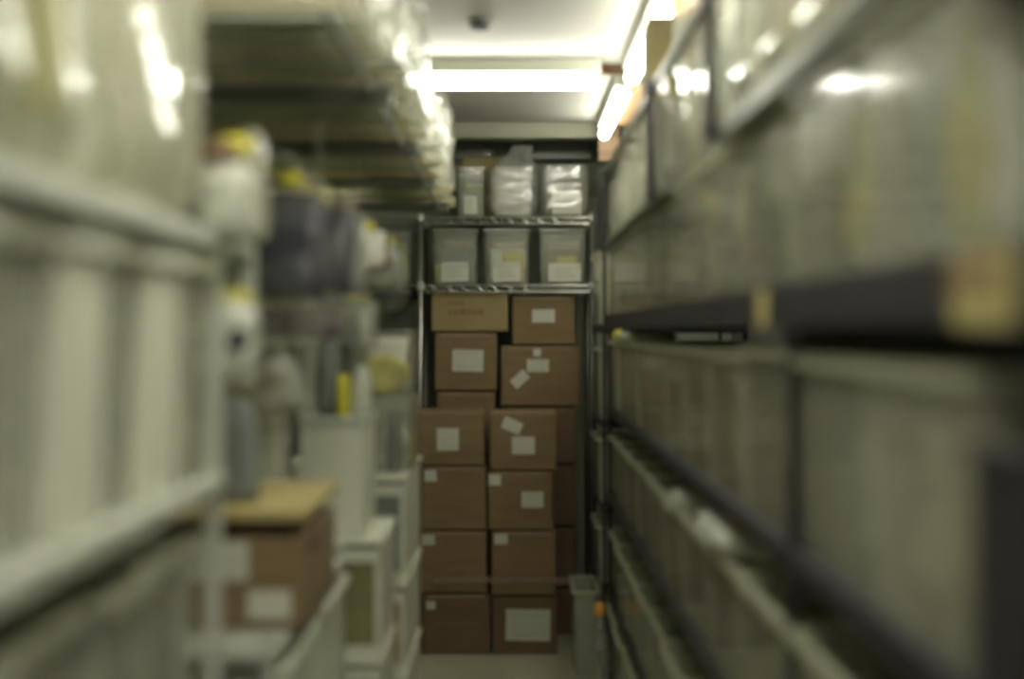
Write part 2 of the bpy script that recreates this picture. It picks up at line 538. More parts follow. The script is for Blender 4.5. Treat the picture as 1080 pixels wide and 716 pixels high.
def carton(px0, px1, py0, py1, d, dep, m, label, group=None, base=None, tilt=0.0, papers=(), marks=(), flap=False, tape=True, top_gap=False, name='cardboard_carton'):
    """closed carton whose near face is at depth d"""
    x0, z1 = px2(px0, py0, d); x1, z0 = px2(px1, py1, d)
    if base is not None: z0 = base
    w, h = x1 - x0, z1 - z0
    root = empty(name, ((x0 + x1)/2, d + dep/2, z0), tilt)
    tag(root, label, 'carton', group)
    bm = bx(-w/2, w/2, -dep/2, dep/2, 0.0005, h - .0015, .005)
    obj('body', bm, m, root)
    # top flaps meeting at a seam, slightly sprung
    for s in (-1, 1):
        bm = bmesh.new()
        vs = [(-w/2 + .003, s*dep/2*.985, h - .001), (w/2 - .003, s*dep/2*.985, h - .001), (w/2 - .003, s*.002, h + (.010 if flap else .0005)), (-w/2 + .003, s*.002, h + (.010 if flap else .0005))]
        a = [bm.verts.new(v) for v in vs]; b = [bm.verts.new((v[0], v[1], v[2] + .003)) for v in vs]
        bm.faces.new(a[::-1]); bm.faces.new(b)
        for i in range(4):
            j = (i + 1) % 4
            bm.faces.new((a[i], a[j], b[j], b[i]))
        obj('flap', bm, m, root)
    if tape:
        bm = bmesh.new()
        sheet(bm, (-w*.42, -dep/2 - .0022, h - .016), (0, 0, .015), (w*.84, 0, 0), .0012)
        obj('tape', bm, M_tape, root)
    for (u, v, pw, ph, rot, lines) in papers:       # centre fractions, metres
        c = Vector((-w/2 + u*w, -dep/2 - .003, v*h))
        ca, sa = math.cos(rot), math.sin(rot)
        U = Vector((ca, 0, sa)); V = Vector((-sa, 0, ca))
        bm = bmesh.new()
        sheet(bm, c - U*pw/2 - V*ph/2, V*ph, U*pw, .001)
        lab = obj('paper_label', bm, M_paper, root)
        if lines:
            bm = bmesh.new()
            for k in range(lines):
                q = c - U*pw*.34 + V*ph*(.30 - .60*k/max(1, lines-1))
                t = 0
                while t < pw*.66:
                    L = min(R.uniform(.008, .022), pw*.68 - t)
                    sheet(bm, q + U*t - Vector((0, .0016, 0)), V*.0035, U*L, .0004)
                    t += L + .006
            obj('print', bm, M_print, lab)
    if marks:
        bm = bmesh.new()
        for (u0, u1, v, hh) in marks:
            t = u0
            while t < u1:
                L = min(R.uniform(.03, .09), u1 - t)
                sheet(bm, (-w/2 + t*w, -dep/2 - .0018, v*h), (0, 0, hh*h*R.uniform(.7, 1)), (L*w, 0, 0), .0006)
                t += L + .02
        obj('print', bm, M_print_soft, root)
    return root

D1 = 6.40
G = 'cartons stacked at the end of the aisle'
lite = [(0.35, .80, .70, .05), (.20, .85, .50, .04), (.2, .5, .20, .03)]
Ls = [690, 626, 559.5, 491.5, 436]
zb = [px2(0, y, D1)[1] for y in Ls]; zb[0] = 0.0
# left column, bottom to top
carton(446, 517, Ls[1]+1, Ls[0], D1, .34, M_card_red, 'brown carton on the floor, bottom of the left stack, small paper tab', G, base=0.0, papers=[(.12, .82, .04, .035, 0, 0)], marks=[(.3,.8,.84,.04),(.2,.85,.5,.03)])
carton(443, 513, Ls[2]+1, Ls[1], D1, .34, M_card, 'brown carton second from the floor in the left stack', G, base=zb[1]+.004, papers=[(.13, .86, .055, .045, 0, 0)], marks=[(.35,.75,.76,.06),(.25,.85,.45,.04)])
carton(444.5, 512.5, Ls[3]+1, Ls[2], D1, .34, M_card, 'brown carton third from the floor in the left stack, faint printing', G, base=zb[2]+.004, papers=[(.14, .86, .055, .05, .02, 0)], marks=[(.38,.75,.76,.06),(.2,.8,.35,.03)])
carton(441, 510.5, Ls[4], Ls[3], D1, .34, M_card, 'brown carton on top of the left front stack with one square white label', G, base=zb[3]+.004, flap=True, papers=[(.45, .50, .098, .10, .01, 3)], marks=[(.2,.8,.18,.03)], tape=False)
# right column
Rr = [690, 628.5, 559.5, 496.5, 437]
zr = [px2(0, y, D1)[1] for y in Rr]
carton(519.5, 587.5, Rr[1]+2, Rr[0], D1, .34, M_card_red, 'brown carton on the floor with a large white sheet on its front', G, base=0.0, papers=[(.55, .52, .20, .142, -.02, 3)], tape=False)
carton(519, 586, Rr[2]+1, Rr[1], D1, .34, M_card, 'brown carton above the one with the large white sheet', G, base=zr[1]+.004, papers=[(.14, .88, .06, .045, 0, 0)], marks=[(.35,.8,.78,.05),(.3,.85,.45,.04)])
carton(515, 582.5, Rr[3]+1, Rr[2], D1, .34, M_card, 'brown carton third from the floor in the right stack, small offset label', G, base=zr[2]+.004, papers=[(.69, .52, .098, .072, 0, 2), (.10, .86, .055, .05, 0, 0)], marks=[(.3,.8,.78,.05),(.2,.55,.4,.04)])
carton(517, 587, Rr[4], Rr[3], D1, .34, M_card, 'brown carton on top of the right front stack, one straight and one tilted label', G, base=zr[3]+.004, flap=True, papers=[(.50, .44, .102, .078, 0, 3), (.33, .80, .088, .055, -.42, 0)], tape=False)
# second depth, standing inside the shelving bay
D2 = 6.80
G2 = 'cartons inside the chrome shelving bay'
yr = [668, 620, 555, 490, 429, 364.5]
zz = [px2(0, y, D2)[1] for y in yr]
for k in range(4):
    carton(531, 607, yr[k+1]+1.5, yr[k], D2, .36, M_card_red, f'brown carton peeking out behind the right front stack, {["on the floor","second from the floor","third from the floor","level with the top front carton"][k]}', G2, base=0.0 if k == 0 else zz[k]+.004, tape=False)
carton(528.5, 611, yr[5]+1, yr[4], D2, .36, M_card, 'wide brown carton with one straight and one slanted white label', G2, base=zz[4]+.004, papers=[(.47, .68, .105, .060, 0, 2), (.24, .45, .085, .052, .75, 1), (.46, .90, .035, .035, 0, 0)], marks=[(.35,.8,.2,.04)])
carton(540.5, 606, 313, 362.5, D2 + .02, .34, M_card, 'small brown carton at upper right with a white label on its tape', G2, base=zz[5]+.005, papers=[(.50, .60, .108, .062, .01, 2)], marks=[(.2,.45,.65,.12),(.2,.45,.3,.1),(.68,.85,.5,.2)])
yl = [668, 607, 546, 480, 412.5, 350.5]
zl = [px2(0, y, D2)[1] for y in yl]
for k in range(4):
    carton(461, 522, yl[k+1]+1.5, yl[k], D2, .36, M_card, f'brown carton behind the left front stack, {["on the floor","second from the floor","third from the floor","its taped top just showing"][k]}', G2, base=0.0 if k == 0 else zl[k]+.004)
carton(459, 524, yl[5]+1, yl[4], D2, .36, M_card, 'bulging brown carton with a big white rectangular label', G2, base=zl[4]+.004, papers=[(.53, .52, .148, .104, -.02, 2)], marks=[(.2,.85,.22,.05),(.3,.7,.8,.05)])
carton(455, 535.5, 307, 349.5, D2, .34, M_card_pale, 'pale wide carton just under the shelf with faint printed lettering', G2, base=zl[5]+.005, papers=(), marks=[(.22,.42,.66,.10),(.22,.68,.42,.13)], tape=False)

# film strip across the cartons
bm = bmesh.new(); x0, z = px2(455, 612, 6.37); x1, _ = px2(613, 612, 6.37)
n = 14
top = []
for k in range(n + 1):
    t = k / n
    x = x0 + (x1 - x0) * t
    zq = z + .006 * math.sin(t * 3.1) - .004
    top.append([bm.verts.new((x, 6.375, zq - .016)), bm.verts.new((x, 6.375, zq + .016)), bm.verts.new((x, 6.3762, zq + .016)), bm.verts.new((x, 6.3762, zq - .016))])
for a, b in zip(top, top[1:]):
    for i in range(4):
        j = (i + 1) % 4
        bm.faces.new((a[i], b[i], b[j], a[j]))
bm.faces.new(top[0][::-1]); bm.faces.new(top[-1])
o = obj('film_strip', bm, M_film)
tag(o, 'translucent pinkish plastic strip stretched across the lower cartons', 'strip')

# bins on the middle back shelf
SH2 = EYE + .225 + .004
SH1 = EYE + .549 + .004
spec = [(453, 506, 'grey', 'yellow', (.0, .012, .130, .092), 'left'), (508, 561, 'white', 'yellow', (.0, .012, .130, .092), 'middle'), (566, 621, 'olive', 'yellow', (.01, .012, .155, .088), 'right')]
for i, (a, b, c1, c2, pp, w) in enumerate(spec):
    x0, _ = px2(a, 0, BK); x1, _ = px2(b, 0, BK)
    cx = (x0 + x1)/2
    storage_bin(cx, BK + .20, SH2, x1 - x0 - .026, .36, .262, f'clear bin with white paper label on the middle back shelf, {w} one', 'labelled bins on the back shelf', M_bin_back, paper=('y', pp[0], pp[1], pp[2], pp[3]))
    w0 = x1 - x0
    packet(cx, BK + .15, SH2 + .006, w0*.74, .12, .17, c1, f'{c1} wrapped packet lying in the {w} labelled bin of the back shelf', 'packets in the labelled bins', seed=i*3.3)
    packet(cx + .01, BK + .27, SH2 + .006, w0*.66, .10, .22, 'cream', f'cream packet at the rear of the {w} labelled bin, back shelf', 'packets in the labelled bins', seed=i*5.1)
    packet(cx + [-.05, .03, .02][i], BK + .085, SH2 + .006, .10, .035, [.09, .155, .13][i], c2, f'yellow packet at the front of the {w} labelled bin, back shelf', 'packets in the labelled bins', seed=i*7.7)
# left back bay bin and dark tray
storage_bin(-.575, BK + .2, SH2, .18, .36, .25, 'clear bin with two white labels on the back left shelf', None, M_bin_back, paper=('y', -.01, .03, .10, .075))
packet(-.575, BK + .15, SH2 + .006, .13, .10, .2, 'yellow', 'yellow-green packet in the bin on the back left shelf', None, seed=4)
o = obj('dark_tray', bx(-.66, -.475, BK + .02, BK + .4, EYE + .165, EYE + .20, .004), M_dark); 
tag(o, 'flat dark tray slung under the back left shelf', 'tray')
o = obj('grey_board', bx(-.70, -.46, BK + .478, BK + .50, EYE - .42, EYE + .16, .003), mat('grey_green_board', (.30, .34, .28), .6)); 
tag(o, 'grey-green board standing behind the back left shelving', 'board')
o = obj('metal_sheet', bx(-.40, -.34, BK + .478, BK + .50, 0.0, EYE + .20, .003), M_beam)
tag(o, 'pale green metal upright behind the left cartons', 'panel')
o = obj('metal_sheet', bx(.0, .37, BK + .478, BK + .50, 0.0, EYE + .20, .003), M_beam)
tag(o, 'pale green metal sheet behind the right upper cartons', 'panel')

# top back shelf: bin with label, crinkled tall bag, glossy bag
x0, _ = px2(478, 0, BK); x1, _ = px2(512, 0, BK)
storage_bin((x0+x1)/2 + .005, BK + .17, SH1, x1 - x0 - .02, .30, .235, 'narrow clear bin on the top back shelf with a small white label', None, M_bin_back, paper=('y', .0, .012, .060, .085))
packet((x0+x1)/2, BK + .13, SH1 + .006, .09, .08, .12, 'grey', 'grey packet inside the narrow bin, top back shelf', None, seed=2)
packet((x0+x1)/2 + .02, BK + .24, SH1 + .006, .09, .07, .17, 'yellow', 'yellow packet at the rear of the narrow bin, top back shelf', None, seed=5)
x0, _ = px2(514, 0, BK); x1, _ = px2(566, 0, BK)
root = empty('crinkled_bag', ((x0+x1)/2, BK + .12, SH1))
tag(root, 'tall crinkled shiny clear bag with gathered neck on the top back shelf', 'bag')
obj('film', pouch((x1-x0)*1.0, .20, .345, 'knot', 3, .05, nr=60, ns=48, e=.4, lean=.55, folds=.10), M_bag_crinkle, root, smooth=True)
o = obj('garment_packet', pouch(.195, .15, .235, 'none', 6, .06, nr=50, ns=40, e=.5, folds=.10), mat('wrapped_white_gloss', (.60, .60, .53), .22, bump=.5, bscale=5, stretch=(.5, .5, 4)), None, ((x0+x1)/2, BK + .12, SH1 + .004), smooth=True)
tag(o, 'white wrapped contents inside the tall crinkled bag', 'packet')
x0, _ = px2(570, 0, BK); x1, _ = px2(622, 0, BK)
root = bag((x0+x1)/2, BK + .12, SH1, (x1-x0)*.97, .20, .250, 'square shiny clear bag on the right of the top back shelf, white label inside', 'none', M_bag_crinkle, 9, lump=.03, e=.3)
o = obj('paper_card', bx(-.07, .07, -.003, .0, 0, .11), M_paper, None, ((x0+x1)/2 + .01, BK + .018 + .02, SH1 + .01))
tag(o, 'white paper card in the front of the square shiny bag', 'card')
packet((x0+x1)/2, BK + .14, SH1 + .008, .17, .10, .13, 'tan', 'tan packet inside the square shiny bag', None, seed=8)
# ochre carton further back and added dark box for the shaded recess above
carton(488, 530, 167, 222, 7.16, .24, M_card_yel, 'ochre carton at the rear of the top back shelf behind the narrow bin', None, base=SH1, tape=False)
o = obj('ventilation_duct', bx(.06, .41, BK + .50, BK + .64, EYE + .883, CEIL - .004, .004), M_grey)  # added dark box, paints the shade of the recess behind the beam
tag(o, 'dark duct box under the ceiling behind the back beam', 'duct')

bag(-.20, 7.27, EYE + .876, .20, .14, .085, 'shiny crumpled clear bag lying on the ochre carton at the back', 'round', M_bag_crinkle, 55, lump=.15)
# ------------------------------------------------------------------ right side racks
RF = 0.385                      # aisle-side face of the right bins
RX = 0.40
ZA, ZB, ZC, ZD, ZE = EYE + .07, EYE - .308, EYE - .665, EYE - 1.06, 0.06
shelf_unit('dark_shelving', 'dark steel shelving unit nearest on the right', RX, 0.98, 1.02, 2.054, [ZE, ZD, ZC, ZB], M_dark, M_dark, ZA - .065, post=.014)
shelf_unit('dark_shelving', 'dark steel shelving unit on the right, second from the camera', RX, 0.98, 2.062, 5.92, [ZE, ZD, ZC, ZB], M_dark, M_dark, ZA - .065, post=.014)
shelf_unit('dark_shelving', 'dark steel shelving unit on the right beside the back cartons', 0.38, 0.98, 5.95, 6.66, [ZE, ZD, EYE - .72, EYE - .37, EYE + .03], M_dark, M_dark, EYE + .62, post=.014)
# long upper deck that carries the upper rows, with its own deep front beam
def deck(label, y0, y1, z, drop, m, x0=RX - .012, post_ys=(), ztop=0):
    root = empty('shelf_deck', (.69, (y0+y1)/2, z))
    tag(root, label, 'shelf', None)
    cy = (y0+y1)/2
    obj('board', bx(x0 - .69 + .012, .29, y0 - cy, y1 - cy, -.016, -.001), m, root)
    obj('front_beam', bx(x0 - .69, x0 - .69 + .0115, y0 - cy, y1 - cy, -drop, 0, .002), m, root)
    for py in post_ys:
        obj('upright', bx(x0 - .69 - .001 - .02, x0 - .69 - .001, py - cy - .012, py - cy + .012, -.02 if ztop > 0 else ztop, max(ztop, 0), .002), M_dark, root)
    return root
deck('deep dark shelf at eye level along the near right side', 1.00, 2.69, ZA, .062, M_dark)
deck('deep dark shelf at eye level along the far right side', 2.70, 5.88, ZA, .062, M_dark)
ZU = EYE + .372
deck('thin grey shelf above head height on the near right', 1.00, 2.62, ZU, .030, M_grey, x0=.372, post_ys=(2.60,), ztop=.60)
deck('thin grey shelf above head height on the far right', 3.50, 5.88, ZU - .01, .022, M_grey, x0=.372, post_ys=(3.72, 5.80), ztop=.30)
# upper rail
o = obj('grey_rail', bx(.375, .395, 2.7, 5.9, EYE + .645, EYE + .665, .002), M_grey)
tag(o, 'thin grey rail running along the top of the right racks under the tubes', 'rail')

def seams(y0, y1, step):
    out = []; y = y0
    while y < y1 - .1:
        out.append((y, min(y + step, y1))); y += step
    return out
warm = ['cream', 'olive', 'tan', 'pale green', 'grey', 'white']
B2 = [(1.23, 1.635), (1.635, 2.040)] + seams(2.074, 5.88, .4228)
bin_row('right', RF, B2, ZB, .50, .272, 'right row just below eye level', [M_bin], ['cream','tan','pale green','white','olive','grey','yellow'], .86, 3, 'bins below eye level on the right')
A1 = [(1.20, 1.63), (1.63, 2.05), (2.05, 2.47)] + seams(2.47, 5.86, .42)
bin_row('right', RF - .002, A1, ZA, .48, .262, 'right row just above eye level', [M_bin_clear], ['cream','olive','pale green','white','blue grey','tan','yellow'], .92, 3, 'bins above eye level on the right')
B3 = [(1.23, 1.635), (1.635, 2.040)] + seams(2.074, 5.88, .4228)
bin_row('right', RF, B3, ZC, .46, .240, 'right row at waist height', [M_bin], ['brown','tan','olive','cream','grey'], .78, 3, 'bins at waist height on the right', rise=.03)
B4 = seams(2.074, 5.88, .4228)
bin_row('right', RF, B4, ZD, .46, .24, 'right row at knee height', [M_bin], ['grey','pale green','olive','tan'], .8, 2, 'bins at knee height on the right')
B5 = seams(3.38, 5.87, .415)
bin_row('right', RF - .01, B5, ZE, .46, .27, 'right row near the floor', [M_bin], ['grey','pale green','olive','white'], .8, 2, 'bins near the floor on the right')

# bags and boxes on the thin upper shelves
ub = [(1.15, .26, 'cream'), (1.47, .26, 'pale green'), (1.80, .26, 'white'), (2.10, .24, 'tan'), (2.38, .24, 'cream')]
for i, (y, w, c) in enumerate(ub):
    bag(.60, y + .05, ZU + .001, .42, w, .40, f'large clear bag of {c} garments on the thin near shelf, {ORD[i]} from the camera', 'none', M_bag_gloss, i + 20, group='bags on the near upper shelf', axis='y', lump=.012, e=.2)
    packet(.60, y + .05, ZU + .006, .30, w*.7, .33, c, f'{c} garments inside the {ORD[i]} bag from the camera, thin near shelf', 'garments in the near upper bags', seed=i*2.7)
fb = [(2.86, .28, .34, 'white'), (3.20, .28, .30, 'grey'), (3.60, .26, .30, 'cream'), (3.92, .26, .27, 'tan'), (4.24, .26, .30, 'pale green'), (4.56, .26, .25, 'cream'), (4.88, .26, .27, 'white'), (5.20, .26, .25, 'olive'), (5.52, .26, .22, 'cream')]
for i, (y, w, h, c) in enumerate(fb):
    zb_ = ZU - .009 if y > 3.5 else ZA + .292
    if y < 3.5: h += .07
    bag(.575, y + .05, zb_, .38, w, h, f'clear {c} bag high on the far right rack, {ORD[i]} from the near end', 'none', M_bag_white if i in (3,) else M_bag, i + 40, group='bags on the far upper shelf', axis='y', lump=.03, e=.25)
    packet(.575, y + .05, zb_ + .005, .27, w*.7, h*.8, c, f'{c} garments in the {ORD[i]} high bag of the far right rack', 'garments in the far upper bags', seed=i*3.7)
o = obj('ribbed_box', bx(-.12, .12, -.085, .085, 0, .255, .008), mat('tan_yellow_card', (.50, .43, .22), .7, var=.2, scale=8, stretch=(1, 6, 1)), None, (.50, 4.08, ZU + .272))
o.location.z = ZU + .262
tag(o, 'tall tan and yellow box on top of the far right bags by the tubes', 'box')
# lumpy white bags bulging over the upper far row
for i, (y, x) in enumerate(((2.95, .43), (3.35, .43))):
    pass
# yellow corner bag and orange caps
b = bag(.47, 5.00, ZB + .278, .19, .50, .04, 'small white bag with a yellow end on the far right bins below eye level', 'round', M_bag_white, 61)
o = obj('yellow_packet', pouch(.09, .16, .043, 'round', 62, .08), M_yellow, b, (-.06, .14, .0), smooth=True)
b = bag(.47, 2.82, ZC + .244, .20, .42, .058, 'white plastic bag with an orange patch bulging from the waist-high right bins', 'round', M_bag_white, 63, lump=.40, e=.95)
obj('orange_patch', pouch(.07, .10, .03, 'round', 64, .08), M_orange, b, (-.02, -.10, .035), smooth=True)
b = bag(.47, 3.45, ZC + .235, .20, .30, .05, 'white plastic bag tucked in the waist-high right bins, behind the orange-patched one', 'round', M_bag_white, 65, lump=.40, e=.95)
b = bag(.44, 5.45, ZA + .262, .08, .10, .03, 'small orange and yellow pouch on the far end of the right upper bins', 'round', M_orange, 66)

# last right unit, beside the back cartons
LF = .335
for k, (z, h, c, w) in enumerate(((EYE + .032, .30, 'olive', 'at head height'), (EYE - .368, .30, 'cream', 'below eye level'), (EYE - .718, .27, 'tan', 'at waist height'), (ZD + .002, .24, 'grey', 'at knee height'))):
    storage_bin(.345 + .25, 6.20, z, .46, .42, h, f'clear bin in the far right unit beside the cartons, {w}', 'bins in the far right unit', M_bin)
    packet(.595, 6.13, z + .006, .34, .13, h*.8, c, f'{c} packet in the far right unit bin {w}', 'packets in the far right unit', seed=k*4.4)
    packet(.595, 6.30, z + .006, .34, .13, h*.75, 'yellow' if k < 2 else 'white', f'{"yellow" if k < 2 else "white"} packet in the far right unit bin {w}', 'packets in the far right unit', seed=k*6.4)
# lumpy stack protruding at the far right bottom
storage_bin(.312, 6.16, 0.001, .10, .36, .36, 'narrow clear bin standing on the floor at the right of the cartons', None, M_bin)
b = bag(.312, 6.13, .008, .06, .26, .30, 'grey bag inside the narrow floor bin at the right of the cartons', 'round', PACK['grey'], 71)
b = bag(.340, 5.50, .001, .07, .20, .36, 'small clear bag with a yellow knot at the foot of the right rack', 'knot', M_bag, 72)
obj('yellow_knot', pouch(.04, .05, .05, 'round', 73, .1), M_orange, b, (0, 0, .355), smooth=True)

root = empty('dark_crate', (.62, 1.125, ZB + .001)); tag(root, 'dark crate at the near end of the right shelf below eye level', 'crate')
obj('body', bx(-.23, .23, -.082, .082, 0, .20, .006), M_dark, root)  # made-up dark crate, stands in for the darkness at this shelf end
obj('rim', bx(-.236, .236, -.088, .088, .2005, .215, .004), M_dark, root)
M_dim = mat('dark_brown_bag_plastic', (.06, .05, .035), .4, bump=.3, bscale=8)
o = obj('dark_bag', pouch(.38, .14, .25, 'none', 210, .05, e=.3), M_dim, None, (.62, 1.105, ZA + .001), smooth=True)  # made-up dark bag, added to keep the upper shelf end dim
tag(o, 'dark brown plastic bag at the near end of the right eye-level shelf', 'bag')
# card tags on the deep dark shelf
def shelf_tag(y, w, h, m, label, z):
    bm = bmesh.new(); sheet(bm, (RX - .016, y - w/2, z), (0, 0, h), (0, w, 0), .0015)
    o = obj('shelf_tag', bm, m); tag(o, label, 'tag', 'card tags on the dark shelf edge'); return o
shelf_tag(2.18, .085, .056, M_tag, 'small upright yellowish card tag on the dark shelf edge at eye level', EYE + .009)
t = shelf_tag(1.16, .15, .060, M_tag, 'large blurred tan card tag on the dark shelf edge nearest the camera', EYE + .006)
bm = bmesh.new(); sheet(bm, (RX - .0185, 1.115, EYE + .034), (0, 0, .024), (0, .11, 0), .0012); obj('brown_patch', bm, M_tag_brown, t)

# ------------------------------------------------------------------ left side, nearest rack
LXF = -0.40
shelf_unit('white_shelving', 'white metal shelving unit nearest on the left', -0.98, LXF - .012, 0.92, 2.02, [0.10, EYE - .95, EYE - .585, EYE - .20, EYE + .14], M_white_metal, M_white_metal, EYE + .26, post=.022, lip=.024)
near = [(1.0, 1.16), (1.16, 1.32), (1.32, 1.48), (1.48, 1.64), (1.64, 1.80), (1.80, 1.995)]
bin_row('left', LXF, near, EYE - .20, .46, .285, 'left row just below eye level', [M_bin_white, M_bin], ['cream','white','grey','yellow'], .8, 2, 'narrow bins below eye level on the left', gap=.004, jitter=.02)
low = [(1.02, 1.22), (1.24, 1.46), (1.48, 1.70), (1.72, 1.99)]
bin_row('left', LXF - .012, low, EYE - .585, .46, .30, 'left row at waist height', [M_bin], ['grey','white','tan'], .8, 2, 'narrow bins at waist height on the left', gap=.006, jitter=.02)
t = empty('wall_shelf', (LXF - .17, 2.18, EYE + .14))
tag(t, 'short white shelf continuing the nearest left rack toward the hanging bags', 'shelf')
obj('board', bx(-.16, .15, -.155, .155, -.022, -.001, .003), M_white_metal, t)
obj('upright', bx(.126, .150, .128, .154, -.20, -.0225, .003), M_white_metal, t)
obj('lower_board', bx(-.16, .15, -.155, .155, -.222, -.2005, .003), M_white_metal, t)
obj('upright', bx(-.16, -.138, .128, .154, -.20, -.0225, .003), M_white_metal, t)
lw = [(1.5, 1.72), (1.74, 1.97)]
bin_row('left', LXF - .012, lw, EYE - .95, .46, .30, 'left row at knee height', [M_bin], ['grey','white','tan'], .8, 2, 'narrow bins at knee height on the left', gap=.006, jitter=.02)
tb = [(1.12, .22, 'cream'), (1.315, .16, 'blue grey'), (1.60, .37, 'white'), (1.86, .13, 'cream')]
for i, (y, w, c) in enumerate(tb):
    bag(LXF - .20, y, EYE + .143, .38, w*.90, .42, f'tall glossy clear bag of {c} goods on the left upper shelf, {ORD[i]} in line', 'none', M_bag_gloss, i + 80, group='tall bags on the near left shelf', axis='y', lump=.012, e=.2, rotz=[.0, .05, -.03, .12][i])
    packet(LXF - .22, y, EYE + .148, .26, w*.7, .34, c, f'{c} goods inside the {ORD[i]} tall bag from the camera, left upper shelf', 'goods in the tall left bags', seed=i*1.7)
packet(LXF - .05, 1.345, EYE + .20, .05, .05, .16, 'yellow', 'yellow-green slim packet pressed against the second tall bag on the left', None, seed=3)
# short bags at the end of that shelf
bb = bag(-.405, 1.99, EYE + .143, .055, .07, .10, 'small white bag with brown top at the end of the near left shelf', 'knot', M_bag_white, 91)
obj('brown_top', pouch(.045, .05, .03, 'round', 1, .1), PACK['brown'], bb, (0, 0, .096), smooth=True)
bb = bag(-.410, 2.10, EYE + .143, .06, .09, .12, 'white bag with a yellow top beside the white post on the left', 'knot', M_bag_white, 92)
obj('yellow_top', pouch(.05, .05, .03, 'round', 2, .1), M_yellow, bb, (0, 0, .117), smooth=True)
bb = bag(-.405, 2.22, EYE + .143, .05, .07, .175, 'shiny clear bag catching a highlight at the end of the near left shelf', 'round', M_bag_gloss, 93)
# under that shelf, past the bins
bb = bag(-.42, 2.12, EYE - .06, .08, .10, .12, 'small white bag with yellow top hanging under the near left shelf', 'knot', M_bag_white, 94)
obj('yellow_top', pouch(.06, .05, .018, 'round', 3, .1), M_yellow, bb, (0, 0, .105), smooth=True)
for k in (-1, 1):
    obj('dark_spot', pouch(.028, .02, .03, 'round', 4, .1), PACK['dark grey'], bb, (.02*k, -.048, .035), smooth=True)
o = obj('dark_pouch', pouch(.09, .07, .19, 'round', 5, .1), PACK['grey'], None, (-.51, 2.62, EYE - .311), smooth=True)
tag(o, 'small dark grey pouch standing on the ochre lid of the left carton', 'pouch')

# ------------------------------------------------------------------ left side, second rack with the open carton
shelf_unit('white_shelving', 'white metal shelving unit carrying the lidded carton on the left', -1.10, -.395, 2.36, 3.36, [.10, EYE - .86, EYE - .525], M_white_metal, M_white_metal, EYE - .50, post=.022, lip=.026)
# lidded carton
root = empty('lidded_carton', (-.57, 2.74, EYE - .524)); tag(root, 'brown carton with a loose ochre lid and hand hole on the left shelf', 'carton')
obj('body', bx(-.195, .200, -.23, .23, 0, .160, .004), M_card, root)
bm = bmesh.new(); box(bm, -.205, .208, -.24, .24, .190, .212, .004); obj('lid', bm, M_card_yel, root)
obj('inner_fold', bx(-.165, .170, -.20, .20, .1605, .1895), M_card_shade, root)  # dark block standing in for the shadow below the lid
bm = bmesh.new(); box(bm, .2005, .2035, -.15, -.05, .120, .150, .001); obj('hand_hole', bm, M_card_shade, root)
bm = bmesh.new(); sheet(bm, (.105, -.2325, .018), (0, 0, .05), (.075, 0, 0), .0012); obj('paper_label', bm, M_paper, root)
bm = bmesh.new(); sheet(bm, (-.11, -.2325, .085), (0, 0, .07), (.215, 0, 0), .0012); obj('paper_sheet', bm, M_paper, root)
# bins under the carton shelf
bin_row('left', -.372, [(2.40, 2.86), (2.88, 3.34)], EYE - .86, .46, .285, 'left row under the lidded carton', [M_bin_white], ['grey', 'white'], .8, 2, 'white bins under the lidded carton')
bin_row('left', -.372, [(2.40, 2.86), (2.88, 3.34)], .10, .46, .30, 'lowest row under the lidded carton', [M_bin_white], ['grey', 'white'], .8, 2, 'white bins near the floor under the lidded carton')

# stacks of white front-window boxes
def window_box(x0, x1, y0, y1, z0, h, label, pane_c, group, lid=True, frame=.022):
    root = empty('white_storage_box', ((x0+x1)/2, (y0+y1)/2, z0)); tag(root, label, 'storage box', group)
    w, d = x1 - x0, y1 - y0
    bm = bmesh.new()
    hb = h - (.026 if lid else 0)
    box(bm, -w/2, w/2, -d/2 + .004, d/2, 0, hb, .006)
    obj('body', bm, M_bin_white, root)
    # frame around a window on the near side
    wx0 = w/2 - .085
    bm = bmesh.new()
    box(bm, wx0, w/2 - .012, -d/2 - .002, -d/2 + .0035, .03, hb - .03)
    obj('window', bm, PACK[pane_c], root)
    bm = bmesh.new()
    for (a, b, c, e) in ((wx0 - .012, w/2, hb - .03, hb), (wx0 - .012, w/2, 0, .03), (wx0 - .012, wx0, .03, hb - .03), (w/2 - .012, w/2, .03, hb - .03)):
        box(bm, a, b, -d/2 - .008, -d/2 + .0038, c, e)
    obj('window_frame', bm, M_bin_white, root)
    if lid:
        bm = bx(-w/2 - .006, w/2 + .006, -d/2 - .012, d/2 + .004, hb + .009, h - .001, .005)
        obj('lid', bm, M_bin_white, root)
        obj('gasket', bx(-w/2 + .01, w/2 - .01, -d/2 + .01, d/2 - .01, hb + .0005, hb + .0085), M_dark, root)  # dark slab draws the shaded gap beneath the lid
    return root
z = 0.0
for i, (h, c) in enumerate(((.35, 'grey'), (.32, 'grey'), (.285, 'olive'))):
    window_box(-.74, -.315, 3.40, 3.80, z + .001, h, ['white plastic box at the bottom of the nearer window-front stack', 'white plastic box in the middle of the nearer window-front stack', 'white plastic box with a drab window on top of the nearer stack'][i], c, 'white boxes stacked behind the lidded carton')
    z += h
ZL3 = z + .001
z = 0.0
for i, (h, c) in enumerate(((.24, 'grey'), (.245, 'grey'), (.26, 'tan'), (.30, 'grey'))):
    window_box(-.70, -.302, 4.0, 4.66, z + .001, h, ['white plastic box at the bottom of the farther left stack', 'white plastic box second from the floor in the farther left stack', 'white plastic box with a tan window in the farther left stack', 'white plastic box topping the farther left stack, its lid edge catching light'][i], c, 'white boxes stacked farther down the left')
    z += h
ZL4 = z + .001
z = 0.0
